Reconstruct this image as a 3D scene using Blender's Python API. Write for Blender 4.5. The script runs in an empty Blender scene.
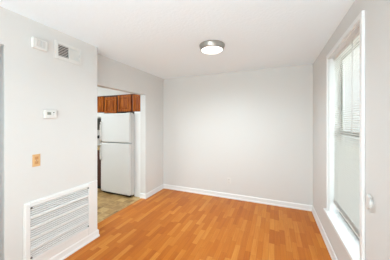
import bpy, bmesh, math
from mathutils import Vector, Matrix

# ------------------------------------------------------------------ camera, world, lights, exposure
SC = bpy.context.scene
COL = SC.collection
CAM_H, YAW, F_PX, HORIZON = 1.475, 22.65, 190.5, 122.13
cd = bpy.data.cameras.new('camera'); cam = bpy.data.objects.new('camera', cd); COL.objects.link(cam)
cd.sensor_width = 36.0; cd.sensor_fit = 'HORIZONTAL'
cd.lens = F_PX / 390 * 36
cd.shift_y = -(130 - HORIZON) / 390
cd.clip_start = 0.02
cam.location = (0, 0, CAM_H)
cam.rotation_euler = (math.radians(90), 0, math.radians(YAW))
SC.camera = cam

W = bpy.data.worlds.new('world'); SC.world = W; W.use_nodes = True
wn = W.node_tree.nodes; wl = W.node_tree.links
bg = wn['Background']
bg.inputs['Color'].default_value = (0.97, 0.985, 1.0, 1)
bg.inputs['Strength'].default_value = 0.75


def area(name, loc, rot, sx, sy, power, color=(1, 1, 1), spread=180):
    l = bpy.data.lights.new(name, 'AREA'); l.shape = 'RECTANGLE'; l.size = sx; l.size_y = sy
    l.energy = power; l.color = color; l.spread = math.radians(spread)
    o = bpy.data.objects.new(name, l); COL.objects.link(o)
    o.location = loc; o.rotation_euler = [math.radians(a) for a in rot]
    return o


# daylight at the dining window, plus added fill lights out of view
area('rear_fill', (-0.75, -3.25, 1.05), (98, 0, 0), 2.5, 2.1, 78, (0.80, 0.925, 0.985))  # added soft light outside the made-up patio door
area('upward_fill', (-0.2, -0.9, 0.25), (180, 0, 0), 1.6, 1.4, 43, (0.76, 0.92, 1.0))  # added fill facing up near the floor; no lamp stands there
area('daylight_window', (1.5, 2.17, 1.5), (0, 90, 0), 2.0, 1.4, 28, (0.84, 0.935, 0.965))
area('kitchen_fill', (-3.7, 1.35, 2.40), (0, 0, 0), 1.5, 0.6, 31, (0.86, 0.935, 0.965))  # added light under the kitchen ceiling, no fixture seen

sun = bpy.data.lights.new('sun', 'SUN'); sun.energy = 5.0; sun.angle = math.radians(2); sun.color = (1.0, 0.93, 0.82)
so = bpy.data.objects.new('sun', sun); COL.objects.link(so); so.location = (-6, 6, 9)
so.rotation_euler = Vector((0.66, -0.30, -0.72)).to_track_quat('-Z', 'Y').to_euler()

vs = SC.view_settings
vs.view_transform = 'Standard'; vs.look = 'None'; vs.gamma = 1.0
vs.use_curve_mapping = False
vs.exposure = 0.64
SC.cycles.use_denoising = True
SC.cycles.max_bounces = 14
SC.cycles.diffuse_bounces = 10
SC.cycles.sample_clamp_indirect = 6.0

# ------------------------------------------------------------------ dimensions (metres)
H = 2.44
XL, XN, XR, YB = -2.297, -2.109, 0.588, 3.667     # header wall, closet wall, window wall, back wall
Y_NEAR, Y_JAMB, Z_HEAD = 1.782, 3.024, 2.0         # closet corner, far side of the kitchen opening, its head
XK = XL - 0.12                                     # kitchen side of the header wall
Y_REAR = -3.0


# ------------------------------------------------------------------ materials
def srgb(r, g, b):
    f = lambda c: (c / 255) / 12.92 if c <= 10 else ((c / 255 + 0.055) / 1.055) ** 2.4
    return (f(r), f(g), f(b), 1)


def mat(name, col, rough=0.5, metal=0.0, bump=None, spec=0.5, vary=0.0, vscale=8.0):
    m = bpy.data.materials.new(name); m.use_nodes = True
    n = m.node_tree.nodes; l = m.node_tree.links; b = n['Principled BSDF']
    b.inputs['Base Color'].default_value = col
    b.inputs['Roughness'].default_value = rough
    b.inputs['Metallic'].default_value = metal
    b.inputs['Specular IOR Level'].default_value = spec
    tc = n.new('ShaderNodeTexCoord')
    if bump:
        sc, st = bump
        t = n.new('ShaderNodeTexNoise'); t.inputs['Scale'].default_value = sc; t.inputs['Detail'].default_value = 3
        bp = n.new('ShaderNodeBump'); bp.inputs['Strength'].default_value = st; bp.inputs['Distance'].default_value = 0.004
        l.new(tc.outputs['Object'], t.inputs['Vector']); l.new(t.outputs['Fac'], bp.inputs['Height'])
        l.new(bp.outputs['Normal'], b.inputs['Normal'])
    if vary:
        t = n.new('ShaderNodeTexNoise'); t.inputs['Scale'].default_value = vscale; t.inputs['Detail'].default_value = 4
        r = n.new('ShaderNodeMix'); r.data_type = 'RGBA'
        r.inputs[6].default_value = tuple(c * (1 - vary) for c in col[:3]) + (1,)
        r.inputs[7].default_value = tuple(min(1, c * (1 + vary)) for c in col[:3]) + (1,)
        l.new(tc.outputs['Object'], t.inputs['Vector']); l.new(t.outputs['Fac'], r.inputs[0])
        l.new(r.outputs[2], b.inputs['Base Color'])
    return m


def ramp(n, stops):
    r = n.new('ShaderNodeValToRGB'); e = r.color_ramp.elements
    e[0].position, e[0].color = stops[0]; e[1].position, e[1].color = stops[-1]
    for p, c in stops[1:-1]:
        x = e.new(p); x.color = c
    return r


def math_node(n, l, op, a, b=None, c=None):
    m = n.new('ShaderNodeMath'); m.operation = op
    for i, v in enumerate((a, b, c)):
        if v is None: continue
        if isinstance(v, (int, float)): m.inputs[i].default_value = v
        else: l.new(v, m.inputs[i])
    return m.outputs[0]


def laminate():
    """three-strip laminate: short blocks in narrow strips running away from the camera"""
    m = bpy.data.materials.new('wood_laminate'); m.use_nodes = True
    n = m.node_tree.nodes; l = m.node_tree.links; b = n['Principled BSDF']
    tc = n.new('ShaderNodeTexCoord'); sp = n.new('ShaderNodeSeparateXYZ'); l.new(tc.outputs['Object'], sp.inputs[0])
    M = lambda *a: math_node(n, l, *a)
    row_f = M('DIVIDE', sp.outputs['X'], 0.062)
    row = M('FLOOR', row_f)
    wn1 = n.new('ShaderNodeTexWhiteNoise'); wn1.noise_dimensions = '1D'; l.new(row, wn1.inputs['W'])
    along = M('ADD', M('DIVIDE', sp.outputs['Y'], 0.32), M('MULTIPLY', wn1.outputs['Value'], 7.3))
    cell = M('FLOOR', along)
    cv = n.new('ShaderNodeCombineXYZ'); l.new(row, cv.inputs[0]); l.new(cell, cv.inputs[1])
    wn2 = n.new('ShaderNodeTexWhiteNoise'); wn2.noise_dimensions = '2D'; l.new(cv.outputs[0], wn2.inputs['Vector'])
    # grain, stretched along the strip and different in each block
    gv = n.new('ShaderNodeCombineXYZ')
    l.new(M('MULTIPLY', sp.outputs['X'], 60.0), gv.inputs[0]); l.new(M('MULTIPLY', sp.outputs['Y'], 3.5), gv.inputs[1])
    l.new(M('MULTIPLY', wn2.outputs['Value'], 40.0), gv.inputs[2])
    gn = n.new('ShaderNodeTexNoise'); gn.inputs['Scale'].default_value = 1.0; gn.inputs['Detail'].default_value = 4
    gn.inputs['Roughness'].default_value = 0.6
    l.new(gv.outputs[0], gn.inputs['Vector'])
    big = n.new('ShaderNodeTexNoise'); big.inputs['Scale'].default_value = 1.3; big.inputs['Detail'].default_value = 2
    l.new(tc.outputs['Object'], big.inputs['Vector'])
    tone = M('ADD', M('ADD', M('MULTIPLY', wn2.outputs['Value'], 0.56), M('MULTIPLY', gn.outputs['Fac'], 0.55)),
             M('MULTIPLY', big.outputs['Fac'], 0.14))
    r = ramp(n, [(0.15, srgb(*WOOD[0])), (0.42, srgb(*WOOD[1])), (0.70, srgb(*WOOD[2])), (1.0, srgb(*WOOD[3]))])
    l.new(tone, r.inputs[0])
    # seams between strips, between blocks
    fx = M('FRACT', row_f); fy = M('FRACT', along)
    ex = M('LESS_THAN', M('MINIMUM', fx, M('SUBTRACT', 1.0, fx)), 0.018)
    ey = M('LESS_THAN', M('MINIMUM', fy, M('SUBTRACT', 1.0, fy)), 0.004)
    seam = M('MULTIPLY', M('MAXIMUM', ex, ey), 0.35)
    mx = n.new('ShaderNodeMix'); mx.data_type = 'RGBA'; l.new(seam, mx.inputs[0]); l.new(r.outputs[0], mx.inputs[6])
    mx.inputs[7].default_value = srgb(104, 56, 22)
    l.new(mx.outputs[2], b.inputs['Base Color'])
    l.new(M('ADD', M('MULTIPLY', gn.outputs['Fac'], 0.12), 0.30), b.inputs['Roughness'])
    b.inputs['Specular IOR Level'].default_value = 0.25
    bp = n.new('ShaderNodeBump'); bp.inputs['Strength'].default_value = 0.08; bp.inputs['Distance'].default_value = 0.001
    l.new(M('SUBTRACT', gn.outputs['Fac'], seam), bp.inputs['Height']); l.new(bp.outputs[0], b.inputs['Normal'])
    return m


def vinyl():
    m = bpy.data.materials.new('kitchen_vinyl'); m.use_nodes = True
    n = m.node_tree.nodes; l = m.node_tree.links; b = n['Principled BSDF']
    tc = n.new('ShaderNodeTexCoord'); sp = n.new('ShaderNodeSeparateXYZ'); l.new(tc.outputs['Object'], sp.inputs[0])
    M = lambda *a: math_node(n, l, *a)
    tx = M('DIVIDE', sp.outputs['X'], 0.152); ty = M('DIVIDE', sp.outputs['Y'], 0.152)
    cv = n.new('ShaderNodeCombineXYZ'); l.new(M('FLOOR', tx), cv.inputs[0]); l.new(M('FLOOR', ty), cv.inputs[1])
    w = n.new('ShaderNodeTexWhiteNoise'); w.noise_dimensions = '2D'; l.new(cv.outputs[0], w.inputs['Vector'])
    t = n.new('ShaderNodeTexNoise'); t.inputs['Scale'].default_value = 16; t.inputs['Detail'].default_value = 5
    l.new(tc.outputs['Object'], t.inputs['Vector'])
    tone = M('ADD', M('MULTIPLY', w.outputs['Value'], 0.45), M('MULTIPLY', t.outputs['Fac'], 0.6))
    r = ramp(n, [(0.2, srgb(112, 80, 40)), (0.5, srgb(164, 130, 80)), (0.85, srgb(206, 178, 128))])
    l.new(tone, r.inputs[0])
    fx = M('FRACT', tx); fy = M('FRACT', ty)
    g = M('MAXIMUM', M('LESS_THAN', M('MINIMUM', fx, M('SUBTRACT', 1.0, fx)), 0.03),
          M('LESS_THAN', M('MINIMUM', fy, M('SUBTRACT', 1.0, fy)), 0.03))
    mx = n.new('ShaderNodeMix'); mx.data_type = 'RGBA'; l.new(M('MULTIPLY', g, 0.5), mx.inputs[0]); l.new(r.outputs[0], mx.inputs[6])
    mx.inputs[7].default_value = srgb(190, 165, 120)
    l.new(mx.outputs[2], b.inputs['Base Color']); b.inputs['Roughness'].default_value = 0.42
    return m


def cabinet_wood():
    m = bpy.data.materials.new('cabinet_wood'); m.use_nodes = True
    n = m.node_tree.nodes; l = m.node_tree.links; b = n['Principled BSDF']
    tc = n.new('ShaderNodeTexCoord'); mp = n.new('ShaderNodeMapping'); mp.inputs['Scale'].default_value = (28, 28, 2.5)
    l.new(tc.outputs['Object'], mp.inputs['Vector'])
    t = n.new('ShaderNodeTexNoise'); t.inputs['Scale'].default_value = 1.6; t.inputs['Detail'].default_value = 5
    l.new(mp.outputs[0], t.inputs['Vector'])
    r = ramp(n, [(0.3, srgb(*CAB[0])), (0.5, srgb(*CAB[1])), (0.75, srgb(*CAB[2]))])
    l.new(t.outputs['Fac'], r.inputs[0]); l.new(r.outputs[0], b.inputs['Base Color'])
    b.inputs['Roughness'].default_value = 0.35; b.inputs['Specular IOR Level'].default_value = 0.12
    return m


def glass():
    m = bpy.data.materials.new('window_glass'); m.use_nodes = True
    n = m.node_tree.nodes; l = m.node_tree.links; n.remove(n['Principled BSDF'])
    tr = n.new('ShaderNodeBsdfTransparent'); tr.inputs[0].default_value = (0.95, 0.97, 0.96, 1)
    gl = n.new('ShaderNodeBsdfGlossy'); gl.inputs['Roughness'].default_value = 0.02
    lw = n.new('ShaderNodeLayerWeight'); lw.inputs['Blend'].default_value = 0.5
    fac = math_node(n, l, 'MULTIPLY_ADD', math_node(n, l, 'POWER', lw.outputs['Facing'], 5.0), 0.6, 0.04)
    mx = n.new('ShaderNodeMixShader'); l.new(fac, mx.inputs[0]); l.new(tr.outputs[0], mx.inputs[1]); l.new(gl.outputs[0], mx.inputs[2])
    l.new(mx.outputs[0], n['Material Output'].inputs[0])
    return m


def translucent(name, col, share):
    m = bpy.data.materials.new(name); m.use_nodes = True
    n = m.node_tree.nodes; l = m.node_tree.links; b = n['Principled BSDF']
    b.inputs['Base Color'].default_value = col; b.inputs['Roughness'].default_value = 0.45
    t = n.new('ShaderNodeBsdfTranslucent'); t.inputs[0].default_value = col
    mx = n.new('ShaderNodeMixShader'); mx.inputs[0].default_value = share
    l.new(b.outputs[0], mx.inputs[1]); l.new(t.outputs[0], mx.inputs[2]); l.new(mx.outputs[0], n['Material Output'].inputs[0])
    return m


def glow(name, col, strength):
    m = bpy.data.materials.new(name); m.use_nodes = True
    b = m.node_tree.nodes['Principled BSDF']
    b.inputs['Base Color'].default_value = (0.9, 0.9, 0.88, 1)
    b.inputs['Emission Color'].default_value = col; b.inputs['Emission Strength'].default_value = strength
    return m


WOOD = [(155, 76, 13), (180, 98, 22), (191, 111, 31), (206, 136, 56)]
CAB = [(92, 38, 2), (148, 72, 8), (190, 110, 28)]
WALL = mat('wall_paint', srgb(213, 213, 211), 0.7, bump=(90, 0.12), spec=0.25)
CEIL = mat('ceiling_paint', srgb(236, 246, 252), 0.9, bump=(38, 0.7), spec=0.1)
TRIM = mat('trim_paint', srgb(228, 230, 230), 0.35, spec=0.4)
GRILLE = mat('grille_enamel', srgb(226, 227, 226), 0.4)
FILTER = mat('filter_fabric', srgb(182, 182, 180), 0.9, vary=0.08, vscale=60)
PLASTIC = mat('white_plastic', srgb(218, 218, 215), 0.4)
PLASTIC2 = mat('grey_white_plastic', srgb(204, 203, 200), 0.5)
DARK = mat('shade_black', srgb(14, 14, 14), 0.8)
SCREW = mat('dull_screw', srgb(110, 108, 104), 0.45, 0.6)
LCD = mat('grey_display', srgb(186, 190, 180), 0.3)
LCD_INK = mat('display_digits', srgb(84, 88, 82), 0.5)
TAN = mat('tan_plate', srgb(212, 172, 122), 0.45, vary=0.06, vscale=25)
TAN2 = mat('tan_receptacle', srgb(194, 144, 92), 0.45)
NICKEL = mat('brushed_nickel', srgb(178, 174, 168), 0.38, 0.85, vary=0.03, vscale=40)
LENS = glow('lamp_lens', (1.0, 0.99, 0.97, 1), 1.0)
FRIDGE = mat('appliance_enamel', srgb(206, 206, 204), 0.32, bump=(220, 0.05))
GASKET = mat('grey_gasket', srgb(178, 177, 174), 0.7)
BLACK = mat('black_plastic', srgb(22, 21, 20), 0.5)
MID_GREY = mat('button_and_shade_grey', srgb(100, 100, 95), 0.4, 0.4)  # darkened for the shade under the range hood; also on a button
COUNTER = mat('tan_laminate', srgb(178, 148, 100), 0.45, vary=0.12, vscale=30)
SHADED_FRAME = mat('shaded_frame_wood', srgb(72, 30, 6), 0.5, vary=0.12, vscale=12)  # cabinet body darkened to hold the shade between the doors
BASEWOOD = mat('shaded_base_wood', srgb(64, 30, 18), 0.5, vary=0.15, vscale=12)  # brown wood with the base cabinet's shade mixed into its colour
SLAT = translucent('blind_slat', srgb(194, 192, 187), 0.06)
GLASS = glass()
WOODFLOOR = laminate()
VINYL = vinyl()
CABW = cabinet_wood()
CONCRETE = mat('pale_concrete', srgb(214, 206, 190), 0.9, vary=0.06, vscale=3)


# ------------------------------------------------------------------ mesh helpers
def box(bm, x0, x1, y0, y1, z0, z1, rot=None, at=None):
    vs_ = [bm.verts.new((x, y, z)) for x in (x0, x1) for y in (y0, y1) for z in (z0, z1)]
    for f in ((0, 1, 3, 2), (4, 6, 7, 5), (0, 4, 5, 1), (2, 3, 7, 6), (0, 2, 6, 4), (1, 5, 7, 3)):
        bm.faces.new([vs_[i] for i in f])
    if rot is not None:
        bmesh.ops.rotate(bm, verts=vs_, cent=at, matrix=rot)
    return vs_


def lathe(bm, prof, cx, cy, seg=48):
    """revolve (radius, z) points about the vertical through (cx, cy)"""
    rings = []
    for r, z in prof:
        if r < 1e-6:
            rings.append([bm.verts.new((cx, cy, z))])
        else:
            rings.append([bm.verts.new((cx + r * math.cos(2 * math.pi * k / seg), cy + r * math.sin(2 * math.pi * k / seg), z)) for k in range(seg)])
    for a, b in zip(rings, rings[1:]):
        for k in range(seg):
            k2 = (k + 1) % seg
            if len(a) == 1 and len(b) == 1: continue
            if len(a) == 1: bm.faces.new((a[0], b[k], b[k2]))
            elif len(b) == 1: bm.faces.new((a[k], a[k2], b[0]))
            else: bm.faces.new((a[k], a[k2], b[k2], b[k]))


def tube(bm, pts, rad, seg=10):
    pts = [Vector(p) for p in pts]; rings = []
    rads = rad if isinstance(rad, (list, tuple)) else [rad] * len(pts)
    up = Vector((0, 0, 1))
    for i, p in enumerate(pts):
        d = (pts[min(i + 1, len(pts) - 1)] - pts[max(i - 1, 0)]).normalized()
        ref = up if abs(d.z) < 0.95 else Vector((0, 1, 0))
        a = d.cross(ref).normalized(); b = d.cross(a).normalized()
        rings.append([bm.verts.new(p + rads[i] * (a * math.cos(2 * math.pi * k / seg) + b * math.sin(2 * math.pi * k / seg))) for k in range(seg)])
    for a, b in zip(rings, rings[1:]):
        for k in range(seg):
            bm.faces.new((a[k], a[(k + 1) % seg], b[(k + 1) % seg], b[k]))
    bm.faces.new(rings[0]); bm.faces.new(rings[-1])


def disc_x(bm, x0, x1, y, z, r, seg=12):
    """short cylinder along x (a screw head or a knob on a wall)"""
    tube(bm, [(x0, y, z), (x1, y, z)], r, seg)


def sweep(bm, path, prof):
    """profile (distance out to the right of travel, height) mitred along a floor path"""
    P = [Vector((p[0], p[1])) for p in path]; rings = []
    for i, p in enumerate(P):
        nrm = []
        if i > 0: d = (P[i] - P[i - 1]).normalized(); nrm.append(Vector((d.y, -d.x)))
        if i < len(P) - 1: d = (P[i + 1] - P[i]).normalized(); nrm.append(Vector((d.y, -d.x)))
        if len(nrm) == 2:
            m = (nrm[0] + nrm[1]).normalized(); m = m / max(0.2, m.dot(nrm[0]))
        else: m = nrm[0]
        rings.append([bm.verts.new((p.x + m.x * o, p.y + m.y * o, z)) for o, z in prof])
    k = len(prof)
    for a, b in zip(rings, rings[1:]):
        for j in range(k): bm.faces.new((a[j], a[(j + 1) % k], b[(j + 1) % k], b[j]))
    bm.faces.new(rings[0]); bm.faces.new(list(reversed(rings[-1])))


def obj(name, bm, m, parent=None, bevel=0.0, smooth=False, seg=2):
    bmesh.ops.recalc_face_normals(bm, faces=bm.faces)
    # a top-level mesh keeps the origin at the world's; a part sits under its parent
    me = bpy.data.meshes.new(name)
    if parent is not None:
        bmesh.ops.translate(bm, verts=bm.verts, vec=-world_loc(parent))
    bm.to_mesh(me); bm.free()
    me.materials.append(m)
    if smooth:
        for p in me.polygons: p.use_smooth = True
    o = bpy.data.objects.new(name, me); COL.objects.link(o)
    if parent is not None: o.parent = parent
    if bevel:
        b = o.modifiers.new('bevel', 'BEVEL'); b.width = bevel; b.segments = seg; b.limit_method = 'ANGLE'; b.angle_limit = math.radians(40)
    return o


def world_loc(o):
    v = Vector((0, 0, 0))
    while o is not None:
        v = v + o.location; o = o.parent
    return v


def B(*boxes):
    bm = bmesh.new()
    for b in boxes: box(bm, *b)
    return bm


def thing(name, label, cat, loc, group=None):
    o = bpy.data.objects.new(name, None); COL.objects.link(o); o.empty_display_size = 0.1
    o.location = loc; o['label'] = label; o['category'] = cat
    if group: o['group'] = group
    return o


def tag(o, label, cat, group=None):
    o['label'] = label; o['category'] = cat
    if group: o['group'] = group
    return o


def struct(name, bm, m, label=None, cat=None, parent=None, bevel=0.0):
    o = obj(name, bm, m, parent, bevel)
    if parent is None:
        o['kind'] = 'structure'
        if label: o['label'] = label; o['category'] = cat
    return o


# ------------------------------------------------------------------ the setting
X_WEST = -4.6                                         # far side of the kitchen and hall
struct('floor', B((XK + 0.04, XR + 0.15, Y_JAMB - 1.242, YB + 0.12, -0.05, 0), (X_WEST, XR + 0.15, Y_REAR - 0.12, 0.97, -0.05, 0),
                  (-2.75, XR + 0.15, 0.97, Y_NEAR, -0.05, 0)), WOODFLOOR,
       'orange-brown strip laminate floor of the dining room', 'floor')
struct('kitchen_floor', B((X_WEST, XK + 0.04, 0.97, YB + 0.12, -0.051, -0.001)), VINYL,
       'mottled tan tile-pattern vinyl floor of the kitchen', 'floor')
struct('ceiling', B((X_WEST - 0.12, XR + 0.15, Y_REAR - 0.12, YB + 0.12, H, H + 0.12)), CEIL,
       'plain off-white textured ceiling', 'ceiling')
struct('wall_back', B((XL - 0.12, XR + 0.15, YB, YB + 0.12, 0, H), (X_WEST - 0.12, XL - 0.12, YB, YB + 0.12, 0, H)), WALL,
       'pale grey back wall of the dining room', 'wall')
struct('wall_left', B((XK, XL, Y_NEAR, Y_JAMB, Z_HEAD, H), (XK, XL, Y_JAMB, YB, 0, H)), WALL,
       'pale grey wall with the wide opening into the kitchen', 'wall')
struct('wall_closet', B((-2.75, XN, 0.97, Y_NEAR, 0, H), (XN - 0.02, XN, 0.868, 0.97, 0, H), (XN - 0.12, XN, -0.06, 0.868, 2.13, H),
                        (XN - 0.12, XN, Y_REAR, -0.06, 0, H)), WALL,
       'pale near wall carrying the vents, thermostat and big return grille', 'wall')
WY0, WY1, WZ0, WZ1 = 1.735, 2.664, 0.425, 2.221       # window opening
struct('wall_right', B((XR, XR + 0.15, Y_REAR, WY0, 0, H), (XR, XR + 0.15, WY1, YB, 0, H), (XR, XR + 0.15, WY0, WY1, 0, WZ0),
                       (XR, XR + 0.15, WY0, WY1, WZ1, H)), WALL,
       'pale grey wall with the tall dining room window', 'wall')
PX0, PX1, PZ1 = -1.95, 0.45, 2.1
struct('wall_rear', B((XN, PX0, Y_REAR - 0.12, Y_REAR, 0, H), (PX1, XR + 0.15, Y_REAR - 0.12, Y_REAR, 0, H), (PX0, PX1, Y_REAR - 0.12, Y_REAR, PZ1, H)), WALL,
       'pale wall with the added patio door behind the camera', 'wall')
struct('wall_hall', B((X_WEST - 0.12, X_WEST, Y_REAR - 0.12, YB, 0, H), (X_WEST, XN, Y_REAR - 0.12, Y_REAR, 0, H), (X_WEST, -2.75, 0.85, 0.97, 0, H)), WALL,
       'pale hall and kitchen walls beyond the closet', 'wall')
fr = struct('door_1', B((PX0, PX0 + 0.06, Y_REAR - 0.1, Y_REAR - 0.02, 0, PZ1), (PX1 - 0.06, PX1, Y_REAR - 0.1, Y_REAR - 0.02, 0, PZ1),
                        (PX0, PX1, Y_REAR - 0.1, Y_REAR - 0.02, PZ1 - 0.06, PZ1), (-0.78, -0.70, Y_REAR - 0.09, Y_REAR - 0.03, 0, PZ1)), TRIM,
            'white framed sliding patio door, added behind the camera', 'door')  # unseen door, put in to bring light from behind
obj('glass_pane', B((PX0 + 0.06, PX1 - 0.06, Y_REAR - 0.065, Y_REAR - 0.06, 0, PZ1 - 0.06)), GLASS, fr)
struct('ground', B((XR + 0.15, 14, -14, 16, -0.3, -0.2), (-14, XR + 0.15, -14, Y_REAR - 0.12, -0.3, -0.2)), CONCRETE,
       'pale paving outside the window', 'ground')
# white soffit above the cabinets and white filler panel between refrigerator and jamb
CY = 3.025
struct('trim_1', B((X_WEST, XK, CY, YB, 2.04, H)), WALL, 'white soffit above the kitchen cabinets', 'soffit')
struct('trim_2', B((-2.574, XK, CY + 0.008, CY + 0.03, 0, 1.684)), TRIM, 'white filler panel between the refrigerator and the opening', 'panel', bevel=0.002)

# baseboards, mitred round the corners
BASE = [(0, 0), (0.021, 0), (0.021, 0.016), (0.014, 0.028), (0.013, 0.078), (0.007, 0.092), (0, 0.092)]
for nm, path, lb in (
    ('baseboard_near', [(XN, 0.868), (XN, Y_NEAR), (XL, Y_NEAR)], 'white baseboard under the big return grille'),
    ('baseboard_left', [(XK, Y_JAMB), (XL, Y_JAMB), (XL, YB), ], 'white baseboard beside the kitchen opening'),
    ('baseboard_back', [(XL, YB), (XR, YB)], 'white baseboard along the back wall'),
    ('baseboard_right', [(XR, YB), (XR, Y_REAR)], 'white baseboard along the window wall'),
):
    bm = bmesh.new(); sweep(bm, path, BASE)
    struct(nm, bm, TRIM, lb, 'baseboard')

# ------------------------------------------------------------------ the window
CX = XR - 0.02
CW = 0.042
win = struct('window_1', B((CX, XR, WY0 - CW, WY0, WZ0 - 0.1, WZ1), (CX, XR, WY1, WY1 + CW, WZ0, WZ1), (CX, XR, WY0 - CW, WY1 + CW, WZ1, WZ1 + CW)),
             TRIM, 'tall white cased window in the right wall', 'window', bevel=0.004)
obj('window_jamb', B((XR, XR + 0.15, WY0 - 0.002, WY0 + 0.012, WZ0, WZ1), (XR, XR + 0.15, WY1 - 0.012, WY1 + 0.002, WZ0, WZ1),
                     (XR, XR + 0.15, WY0, WY1, WZ1 - 0.012, WZ1)), TRIM, win)
obj('window_sill', B((XR - 0.04, XR + 0.15, WY0 - 0.10, WY1 + 0.09, WZ0 - 0.022, WZ0 + 0.006)), TRIM, win, bevel=0.006)
SX = XR + 0.097
ALU = mat('grey_aluminium', srgb(150, 150, 146), 0.5, 0.2)


def sash(name, x, z0, z1):
    y0, y1 = WY0 + 0.012, WY1 - 0.012
    s = obj(name, B((x, x + 0.014, y0, y0 + 0.028, z0, z1), (x, x + 0.014, y1 - 0.028, y1, z0, z1),
                    (x, x + 0.014, y0 + 0.028, y1 - 0.028, z0, z0 + 0.04), (x, x + 0.014, y0 + 0.028, y1 - 0.028, z1 - 0.04, z1)),
            ALU, win, bevel=0.002)
    obj('glass_pane', B((x + 0.005, x + 0.008, y0 + 0.025, y1 - 0.025, z0 + 0.035, z1 - 0.035)), GLASS, s)
    return s


sash('lower_sash', SX, WZ0 + 0.006, 1.385)
sash('upper_sash', SX + 0.015, 1.34, WZ1 - 0.012)

BX = XR + 0.053                                       # blind hangs inside the frame
bl = thing('window_blind', 'white horizontal mini blind hanging lowered in the window frame', 'blind', (BX, (WY0 + WY1) / 2, WZ1 - 0.012))
by0, by1 = WY0 + 0.018, WY1 - 0.018
obj('head_rail', B((BX - 0.014, BX + 0.014, by0, by1, WZ1 - 0.04, WZ1 - 0.013)), PLASTIC, bl, bevel=0.002)
bm = bmesh.new()
ZB0, PITCH, TILT = 0.600, 0.0205, 25
z = WZ1 - 0.055
while z > ZB0:
    a = math.radians(TILT); hw = 0.0125
    # a gently crowned slat: three strips across its width
    xs = [(-1, 0), (-0.35, 0.0016), (0.35, 0.0016), (1, 0)]
    row = []
    for t, cr in xs:
        dx = t * hw * math.cos(a) - cr * math.sin(a); dz = t * hw * math.sin(a) + cr
        row.append([bm.verts.new((BX + dx, by0, z + dz)), bm.verts.new((BX + dx, by1, z + dz))])
    for p, q in zip(row, row[1:]): bm.faces.new((p[0], p[1], q[1], q[0]))
    z -= PITCH
for k in range(9):                                    # the spare slats stacked on the bottom rail
    zz = 0.555 + k * 0.005
    box(bm, BX - 0.0125, BX + 0.0125, by0, by1, zz, zz + 0.0012)
obj('slats', bm, SLAT, bl)
obj('bottom_rail', B((BX - 0.013, BX + 0.013, by0, by1, 0.536, 0.552)), PLASTIC, bl, bevel=0.003)
for yy in (by0 + 0.14, by1 - 0.14):
    bm = bmesh.new()
    for dx in (-0.013, 0.013): tube(bm, [(BX + dx, yy, 0.545), (BX + dx, yy, WZ1 - 0.03)], 0.0008, 5)
    obj('ladder_cord', bm, PLASTIC2, bl)
bm = bmesh.new(); tube(bm, [(BX - 0.02, 2.047, WZ1 - 0.035), (BX - 0.021, 2.047, 1.38)], 0.0035, 8)
obj('tilt_wand', bm, PLASTIC2, bl, smooth=True)

# curtain hook on the wall right of the window
hk = thing('curtain_hook', 'small white curved hook on the wall right of the window', 'hook', (XR, 1.59, 0.95))
bm = bmesh.new(); disc_x(bm, XR - 0.006, XR, 1.628, 0.907, 0.011, 20); obj('mounting_plate', bm, PLASTIC, hk, bevel=0.002)
bm = bmesh.new()
tube(bm, [(XR - 0.003, 1.628, 0.906), (XR - 0.013, 1.612, 0.905), (XR - 0.017, 1.585, 0.918), (XR - 0.017, 1.563, 0.945), (XR - 0.017, 1.556, 0.968), (XR - 0.017, 1.570, 0.988), (XR - 0.017, 1.598, 0.999)],
     [0.009, 0.0085, 0.0085, 0.0085, 0.0085, 0.0085, 0.008], 10)
obj('hook_arm', bm, PLASTIC, hk, smooth=True)

# ------------------------------------------------------------------ ceiling lamp
LX, LY = -0.724, 2.288
lamp = thing('ceiling_lamp', 'round flush ceiling lamp with nickel rim and glowing white lens', 'lamp', (LX, LY, H))
bm = bmesh.new(); lathe(bm, [(0.0, H - 0.001), (0.158, H - 0.001), (0.160, H - 0.006), (0.157, H - 0.020), (0.146, H - 0.055), (0.141, H - 0.062), (0.133, H - 0.063), (0.131, H - 0.05)], LX, LY, 64)
obj('rim', bm, NICKEL, lamp, smooth=True)
bm = bmesh.new(); lathe(bm, [(0.134, H - 0.055), (0.133, H - 0.063), (0.115, H - 0.073), (0.07, H - 0.079), (0.0, H - 0.081)], LX, LY, 64)
obj('lens', bm, LENS, lamp, smooth=True)
ll = bpy.data.lights.new('ceiling_lamp_light', 'SPOT'); ll.energy = 62; ll.color = (0.82, 0.935, 0.99)
ll.spot_size = math.radians(172); ll.spot_blend = 1.0; ll.shadow_soft_size = 0.03
lo = bpy.data.objects.new('ceiling_lamp_light', ll); COL.objects.link(lo); lo.location = (LX, LY, H - 0.115)

# ------------------------------------------------------------------ return-air grille on the closet wall
g = thing('return_air_grille', 'large white return air grille low on the near wall above the baseboard', 'grille', (XN, 1.35, 0.42))
gy0, gy1, gz0, gz1 = 1.045, 1.648, 0.195, 0.682
fy0, fy1, fz0, fz1 = 0.997, 1.776, 0.094, 0.732
obj('outer_frame', B((XN, XN + 0.010, fy0, gy0, fz0, fz1), (XN, XN + 0.010, gy1, fy1, fz0, fz1), (XN, XN + 0.010, gy0, gy1, gz1, fz1), (XN, XN + 0.010, gy0, gy1, fz0, gz0)), GRILLE, g, bevel=0.003)
i = 0.036
obj('inner_frame', B((XN + 0.006, XN + 0.017, gy0 - i, gy0, gz0 - i, gz1 + i), (XN + 0.006, XN + 0.017, gy1, gy1 + i, gz0 - i, gz1 + i),
                     (XN + 0.006, XN + 0.017, gy0, gy1, gz1, gz1 + i), (XN + 0.006, XN + 0.017, gy0, gy1, gz0 - i, gz0)), GRILLE, g, bevel=0.003)
obj('filter', B((XN, XN + 0.002, gy0, gy1, gz0, gz1)), FILTER, g)
bm = bmesh.new()
nl = 24
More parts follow.
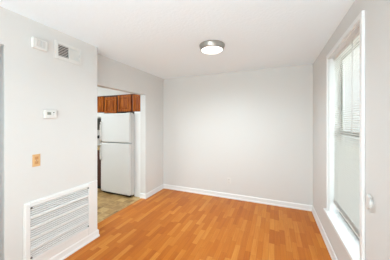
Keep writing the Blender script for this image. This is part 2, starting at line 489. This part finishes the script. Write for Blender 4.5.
for k in range(nl):
    zc = gz0 + (k + 0.5) * (gz1 - gz0) / nl
    box(bm, XN + 0.002, XN + 0.0145, gy0, gy1, zc - 0.0035, zc + 0.0035, Matrix.Rotation(math.radians(28), 3, 'Y'), Vector((XN + 0.008, 0, zc)))
obj('louvers', bm, GRILLE, g)
for k in range(4):
    zc = 0.286 + k * 0.0985
    obj('cross_bar', B((XN + 0.004, XN + 0.024, gy0, gy1, zc - 0.011, zc + 0.011)), GRILLE, g, bevel=0.004)
for yy, zz in ((gy0 + 0.008, gz1 - 0.010), (gy1 - 0.008, gz1 - 0.010), (gy0 + 0.008, gz0 + 0.012), (gy1 - 0.008, gz0 + 0.012)):
    bm = bmesh.new(); disc_x(bm, XN + 0.014, XN + 0.020, yy, zz, 0.0085, 12)
    obj('latch', bm, SCREW, g, bevel=0.001)

# ------------------------------------------------------------------ supply register high on the closet wall
v = thing('supply_register', 'white supply air register near the ceiling with open slots at its left half', 'vent', (XN, 1.41, 2.235))
vy0, vy1, vz0, vz1 = 1.263, 1.556, 2.142, 2.330
iy0, iy1, iz0, iz1 = 1.297, 1.530, 2.178, 2.298
ym = 1.412
obj('frame', B((XN, XN + 0.012, vy0, iy0, vz0, vz1), (XN, XN + 0.012, iy1, vy1, vz0, vz1), (XN, XN + 0.012, iy0, iy1, iz1, vz1), (XN, XN + 0.012, iy0, iy1, vz0, iz0),
               (XN, XN + 0.011, ym - 0.005, ym + 0.005, iz0, iz1)), PLASTIC, v, bevel=0.003)
obj('duct_shade', B((XN, XN + 0.0015, iy0, ym, iz0, iz1)), DARK, v)  # flat black sheet stands in for the unlit duct behind the slots
bm = bmesh.new()
for k in range(7):
    zc = iz0 + (k + 0.5) * (iz1 - iz0) / 7
    box(bm, XN + 0.002, XN + 0.012, iy0, ym, zc - 0.0016, zc + 0.0016, Matrix.Rotation(math.radians(-8), 3, 'Y'), Vector((XN + 0.006, 0, zc)))
obj('open_louvers', bm, PLASTIC, v)['label'] = 'open dark-slotted louvers'
bm = bmesh.new(); box(bm, XN, XN + 0.003, ym, iy1, iz0, iz1)
for k in range(9):
    yc = ym + (k + 0.5) * (iy1 - ym) / 9
    box(bm, XN + 0.002, XN + 0.008, yc - 0.0045, yc + 0.0045, iz0, iz1, Matrix.Rotation(math.radians(12), 3, 'Z'), Vector((XN + 0.005, yc, 0)))
obj('closed_louvers', bm, PLASTIC, v)['label'] = 'closed white louvers'
obj('damper_lever', B((XN + 0.008, XN + 0.022, iy1 - 0.008, iy1 - 0.002, 2.225, 2.25)), PLASTIC2, v, bevel=0.001)

# ------------------------------------------------------------------ door chime, thermostat, outlets
c = thing('door_chime', 'white box-shaped door chime high on the near wall left of the register', 'door chime', (XN, 1.115, 2.225))
cy0, cy1, cz0, cz1 = 1.056, 1.182, 2.175, 2.274
obj('housing', B((XN, XN + 0.034, cy0, cy1, cz0, cz1)), PLASTIC, c, bevel=0.006)
bm = bmesh.new()
for a, b_ in ((cy0 + 0.026, cy0 + 0.050), (cy0 + 0.053, cy0 + 0.077), (cy0 + 0.080, cy0 + 0.104)):
    box(bm, XN + 0.033, XN + 0.037, a, b_, cz0 + 0.018, cz1 - 0.014)
obj('front_panel', bm, PLASTIC2, c, bevel=0.0015)

t = thing('thermostat', 'small white rectangular thermostat with grey display on the near wall', 'thermostat', (XN, 1.216, 1.555))
ty0, ty1, tz0, tz1 = 1.158, 1.276, 1.514, 1.596
obj('housing', B((XN, XN + 0.024, ty0, ty1, tz0, tz1)), PLASTIC, t, bevel=0.006)
d = obj('display', B((XN + 0.023, XN + 0.0255, ty0 + 0.022, ty0 + 0.062, tz1 - 0.050, tz1 - 0.018)), LCD, t, bevel=0.001)
bm = bmesh.new()


def digit(bm, y, z, w, h, segs):
    s = 0.0028
    S = {'a': (0, w, h - s, h), 'g': (0, w, h / 2 - s / 2, h / 2 + s / 2), 'd': (0, w, 0, s), 'f': (0, s, h / 2, h), 'b': (w - s, w, h / 2, h), 'e': (0, s, 0, h / 2), 'c': (w - s, w, 0, h / 2)}
    for q in segs:
        a, b2, c2, d2 = S[q]; box(bm, XN + 0.0254, XN + 0.0262, y + a, y + b2, z + c2, z + d2)


digit(bm, ty0 + 0.026, tz1 - 0.045, 0.013, 0.022, 'abcdefg')
digit(bm, ty0 + 0.043, tz1 - 0.045, 0.013, 0.022, 'abcdefg')
obj('digits', bm, LCD_INK, d)
for zz in (tz1 - 0.024, tz1 - 0.044):
    obj('button', B((XN + 0.023, XN + 0.0275, ty0 + 0.078, ty0 + 0.090, zz - 0.005, zz + 0.005)), MID_GREY if zz > 1.56 else PLASTIC2, t, bevel=0.0015)
obj('cover_line', B((XN + 0.023, XN + 0.0248, ty0 + 0.012, ty1 - 0.012, tz0 + 0.020, tz0 + 0.0215)), PLASTIC2, t)


def outlet_on_x(name, label, x, y, z, w, h, mp, mr):
    o = thing(name, label, 'outlet', (x, y, z))
    obj('cover_plate', B((x, x + 0.006, y - w / 2, y + w / 2, z - h / 2, z + h / 2)), mp, o, bevel=0.003)
    for s in (-1, 1):
        zc = z + s * 0.0215
        r = obj('receptacle', B((x + 0.005, x + 0.0085, y - 0.016, y + 0.016, zc - 0.0145, zc + 0.0145)), mr, o, bevel=0.004)
        obj('slots', B((x + 0.0083, x + 0.0088, y - 0.008, y - 0.005, zc - 0.004, zc + 0.007), (x + 0.0083, x + 0.0088, y + 0.005, y + 0.008, zc - 0.004, zc + 0.007),
                       (x + 0.0083, x + 0.0088, y - 0.002, y + 0.002, zc - 0.011, zc - 0.007)), BLACK if mr is not TAN2 else mat('slot_brown', srgb(160, 110, 64), 0.6), r)
    bm = bmesh.new(); disc_x(bm, x + 0.005, x + 0.0075, y, z, 0.003, 10); obj('screw', bm, SCREW, o)
    return o


outlet_on_x('wall_outlet', 'light tan wood-toned duplex outlet plate on the near wall', XN, 1.0995, 1.109, 0.066, 0.117, TAN, TAN2)

wo = thing('wall_outlet', 'wall-coloured outlet plate low on the back wall', 'outlet', (-0.815, YB, 0.345))
ox, oz = -0.815, 0.335
OUTP = mat('painted_plate', srgb(214, 213, 210), 0.55)
obj('cover_plate', B((ox - 0.035, ox + 0.035, YB - 0.006, YB, oz - 0.058, oz + 0.058)), OUTP, wo, bevel=0.003)
for s in (-1, 1):
    zc = oz + s * 0.0215
    r = obj('receptacle', B((ox - 0.016, ox + 0.016, YB - 0.009, YB - 0.005, zc - 0.0145, zc + 0.0145)), OUTP, wo, bevel=0.004)
    obj('slots', B((ox - 0.008, ox - 0.005, YB - 0.0094, YB - 0.0088, zc - 0.004, zc + 0.007), (ox + 0.005, ox + 0.008, YB - 0.0094, YB - 0.0088, zc - 0.004, zc + 0.007)), SCREW, r)

# ------------------------------------------------------------------ kitchen beyond the opening
# refrigerator
FX0, FX1, FY = -3.334, -2.576, 2.90
f = thing('refrigerator', 'white top-freezer refrigerator in the kitchen opening', 'refrigerator', ((FX0 + FX1) / 2, 3.25, 0))
obj('body', B((FX0 + 0.004, FX1 - 0.004, FY + 0.078, FY + 0.72, 0.03, 1.640)), FRIDGE, f, bevel=0.012)
obj('kick_grille', B((FX0 + 0.02, FX1 - 0.02, FY + 0.045, FY + 0.08, 0.012, 0.085)), BLACK, f)
ZS = 1.062
fd = obj('freezer_door', B((FX0, FX1, FY, FY + 0.066, ZS + 0.008, 1.652)), FRIDGE, f, bevel=0.014, seg=3)
rd = obj('refrigerator_door', B((FX0, FX1, FY, FY + 0.066, 0.052, ZS - 0.008)), FRIDGE, f, bevel=0.014, seg=3)
obj('gasket', B((FX0 + 0.006, FX1 - 0.006, FY + 0.064, FY + 0.08, 0.06, 1.636)), GASKET, f)
for d_, z0, z1 in ((fd, ZS + 0.03, 1.48), (rd, 0.70, ZS - 0.03)):
    bm = bmesh.new()
    x = FX0 + 0.026
    tube(bm, [(x, FY + 0.004, z0), (x, FY - 0.028, z0 + 0.02), (x, FY - 0.034, z0 + 0.06), (x, FY - 0.034, z1 - 0.06), (x, FY - 0.028, z1 - 0.02), (x, FY + 0.004, z1)],
         [0.016, 0.014, 0.012, 0.012, 0.014, 0.016], 10)
    obj('handle', bm, PLASTIC, d_, smooth=True)
obj('hinge_cover', B((FX1 - 0.10, FX1 - 0.01, FY + 0.02, FY + 0.11, 1.640, 1.663)), PLASTIC, f, bevel=0.005)
for xx in (FX0 + 0.06, FX1 - 0.06):
    bm = bmesh.new(); lathe(bm, [(0, 0), (0.018, 0), (0.018, 0.014), (0.008, 0.016), (0.008, 0.034), (0, 0.034)], xx, FY + 0.09, 16)
    obj('foot', bm, BLACK, f)


def panel_door(parent, x0, x1, z0, z1, y, swing=0.0):
    """raised-frame cabinet door facing the dining room; swing opens it about its right edge"""
    st = 0.052
    bm = B((x0, x0 + st, y, y + 0.02, z0, z1), (x1 - st, x1, y, y + 0.02, z0, z1), (x0 + st, x1 - st, y, y + 0.02, z1 - st, z1), (x0 + st, x1 - st, y, y + 0.02, z0, z0 + st))
    pm = B((x0 + st - 0.004, x1 - st + 0.004, y + 0.013, y + 0.019, z0 + st - 0.004, z1 - st + 0.004))
    if (x1 - x0) > 0.2:
        box(pm, x0 + st + 0.026, x1 - st - 0.026, y + 0.003, y + 0.012, z0 + st + 0.026, z1 - st - 0.026)
    if swing:
        R = Matrix.Rotation(math.radians(swing), 3, 'Z')
        for b in (bm, pm): bmesh.ops.rotate(b, verts=b.verts, cent=(x1, y + 0.02, 0), matrix=R)
    dr = obj('door', bm, CABW, parent, bevel=0.004)
    obj('door_panel', pm, CABW, dr, bevel=0.003)
    return dr


def wall_cabinet(label, x0, x1, z0, z1, depth_y, doors):
    c_ = thing('wall_cabinet', label, 'cabinet', ((x0 + x1) / 2, YB, z0), 'wood kitchen wall cabinets')
    obj('body', B((x0, x1, CY + 0.020, depth_y, z0, z1)), SHADED_FRAME, c_)
    st = 0.03
    for (a, b_, dz, sw) in doors:
        panel_door(c_, a, b_, z0 + 0.008 - dz, z1 - 0.012 - dz, CY, sw)
    return c_


ZC0, ZC1 = 1.684, 2.04
wall_cabinet('brown wood wall cabinet above the white range hood, left of the refrigerator', -4.56, -3.392, ZC0, ZC1, YB, [(-4.54, -4.17, 0, 0), (-4.16, -3.785, 0, 0), (-3.775, -3.402, 0, 0)])
wall_cabinet('brown wood double cabinet over the refrigerator, its left door hanging slightly low', -3.390, -2.632, ZC0, ZC1, YB, [(-3.372, -3.035, 0.024, 0), (-2.998, -2.652, 0, 0)])
wall_cabinet('narrow brown wood cabinet end next to the wall opening', -2.630, XK - 0.002, ZC0, ZC1, YB, [(-2.612, XK - 0.008, 0, 0)])

hd = thing('range_hood', 'white range hood under the left wall cabinet', 'range hood', (-3.77, 3.4, 1.58))
obj('hood_body', B((-4.15, -3.395, CY + 0.01, YB, 1.578, 1.682)), PLASTIC, hd, bevel=0.008)
obj('light_strip', B((-4.0, -3.5, CY + 0.2, CY + 0.3, 1.570, 1.58)), PLASTIC2, hd)
obj_b = thing('base_cabinet', 'brown base cabinet beside the refrigerator, darkened for shade', 'cabinet', (-3.75, 3.3, 0))
obj('body', B((-4.58, -3.345, CY, YB - 0.03, 0.09, 0.872)), BASEWOOD, obj_b, bevel=0.003)
obj('toe_kick', B((-4.58, -3.345, CY + 0.06, YB - 0.03, 0, 0.09)), BLACK, obj_b)
dd = obj('door', B((-3.78, -3.36, CY - 0.018, CY, 0.12, 0.70)), BASEWOOD, obj_b, bevel=0.004)
obj('drawer', B((-3.78, -3.36, CY - 0.018, CY, 0.72, 0.86)), BASEWOOD, obj_b, bevel=0.004)
w = obj('countertop', B((-4.58, -3.345, CY - 0.03, YB, 0.872, 0.910), (-4.58, -3.345, YB - 0.02, YB, 0.910, 1.01)), COUNTER, None, bevel=0.005)
tag(w, 'tan laminate countertop with low backsplash beside the refrigerator', 'countertop')
w = obj('hood_shade_panel', B((-4.58, -3.36, YB - 0.006, YB, 1.27, 1.572)), MID_GREY, None, bevel=0.001)  # dark grey sheet put where the hood shades the wall
tag(w, 'grey panel on the kitchen wall, darkened for the shade under the range hood', 'panel')
kx, ky = -3.99, 3.42
cn = thing('canister', 'small black-lidded canister on the kitchen counter', 'canister', (kx, ky, 0.91))
bm = bmesh.new(); lathe(bm, [(0, 0.911), (0.07, 0.911), (0.075, 0.925), (0.075, 1.07), (0.07, 1.08), (0, 1.08)], kx, ky, 24); obj('jar', bm, PLASTIC2, cn, smooth=False)
bm = bmesh.new(); lathe(bm, [(0, 1.081), (0.077, 1.081), (0.078, 1.13), (0.07, 1.14), (0.02, 1.142), (0.018, 1.152), (0, 1.154)], kx, ky, 24); obj('lid', bm, BLACK, cn)
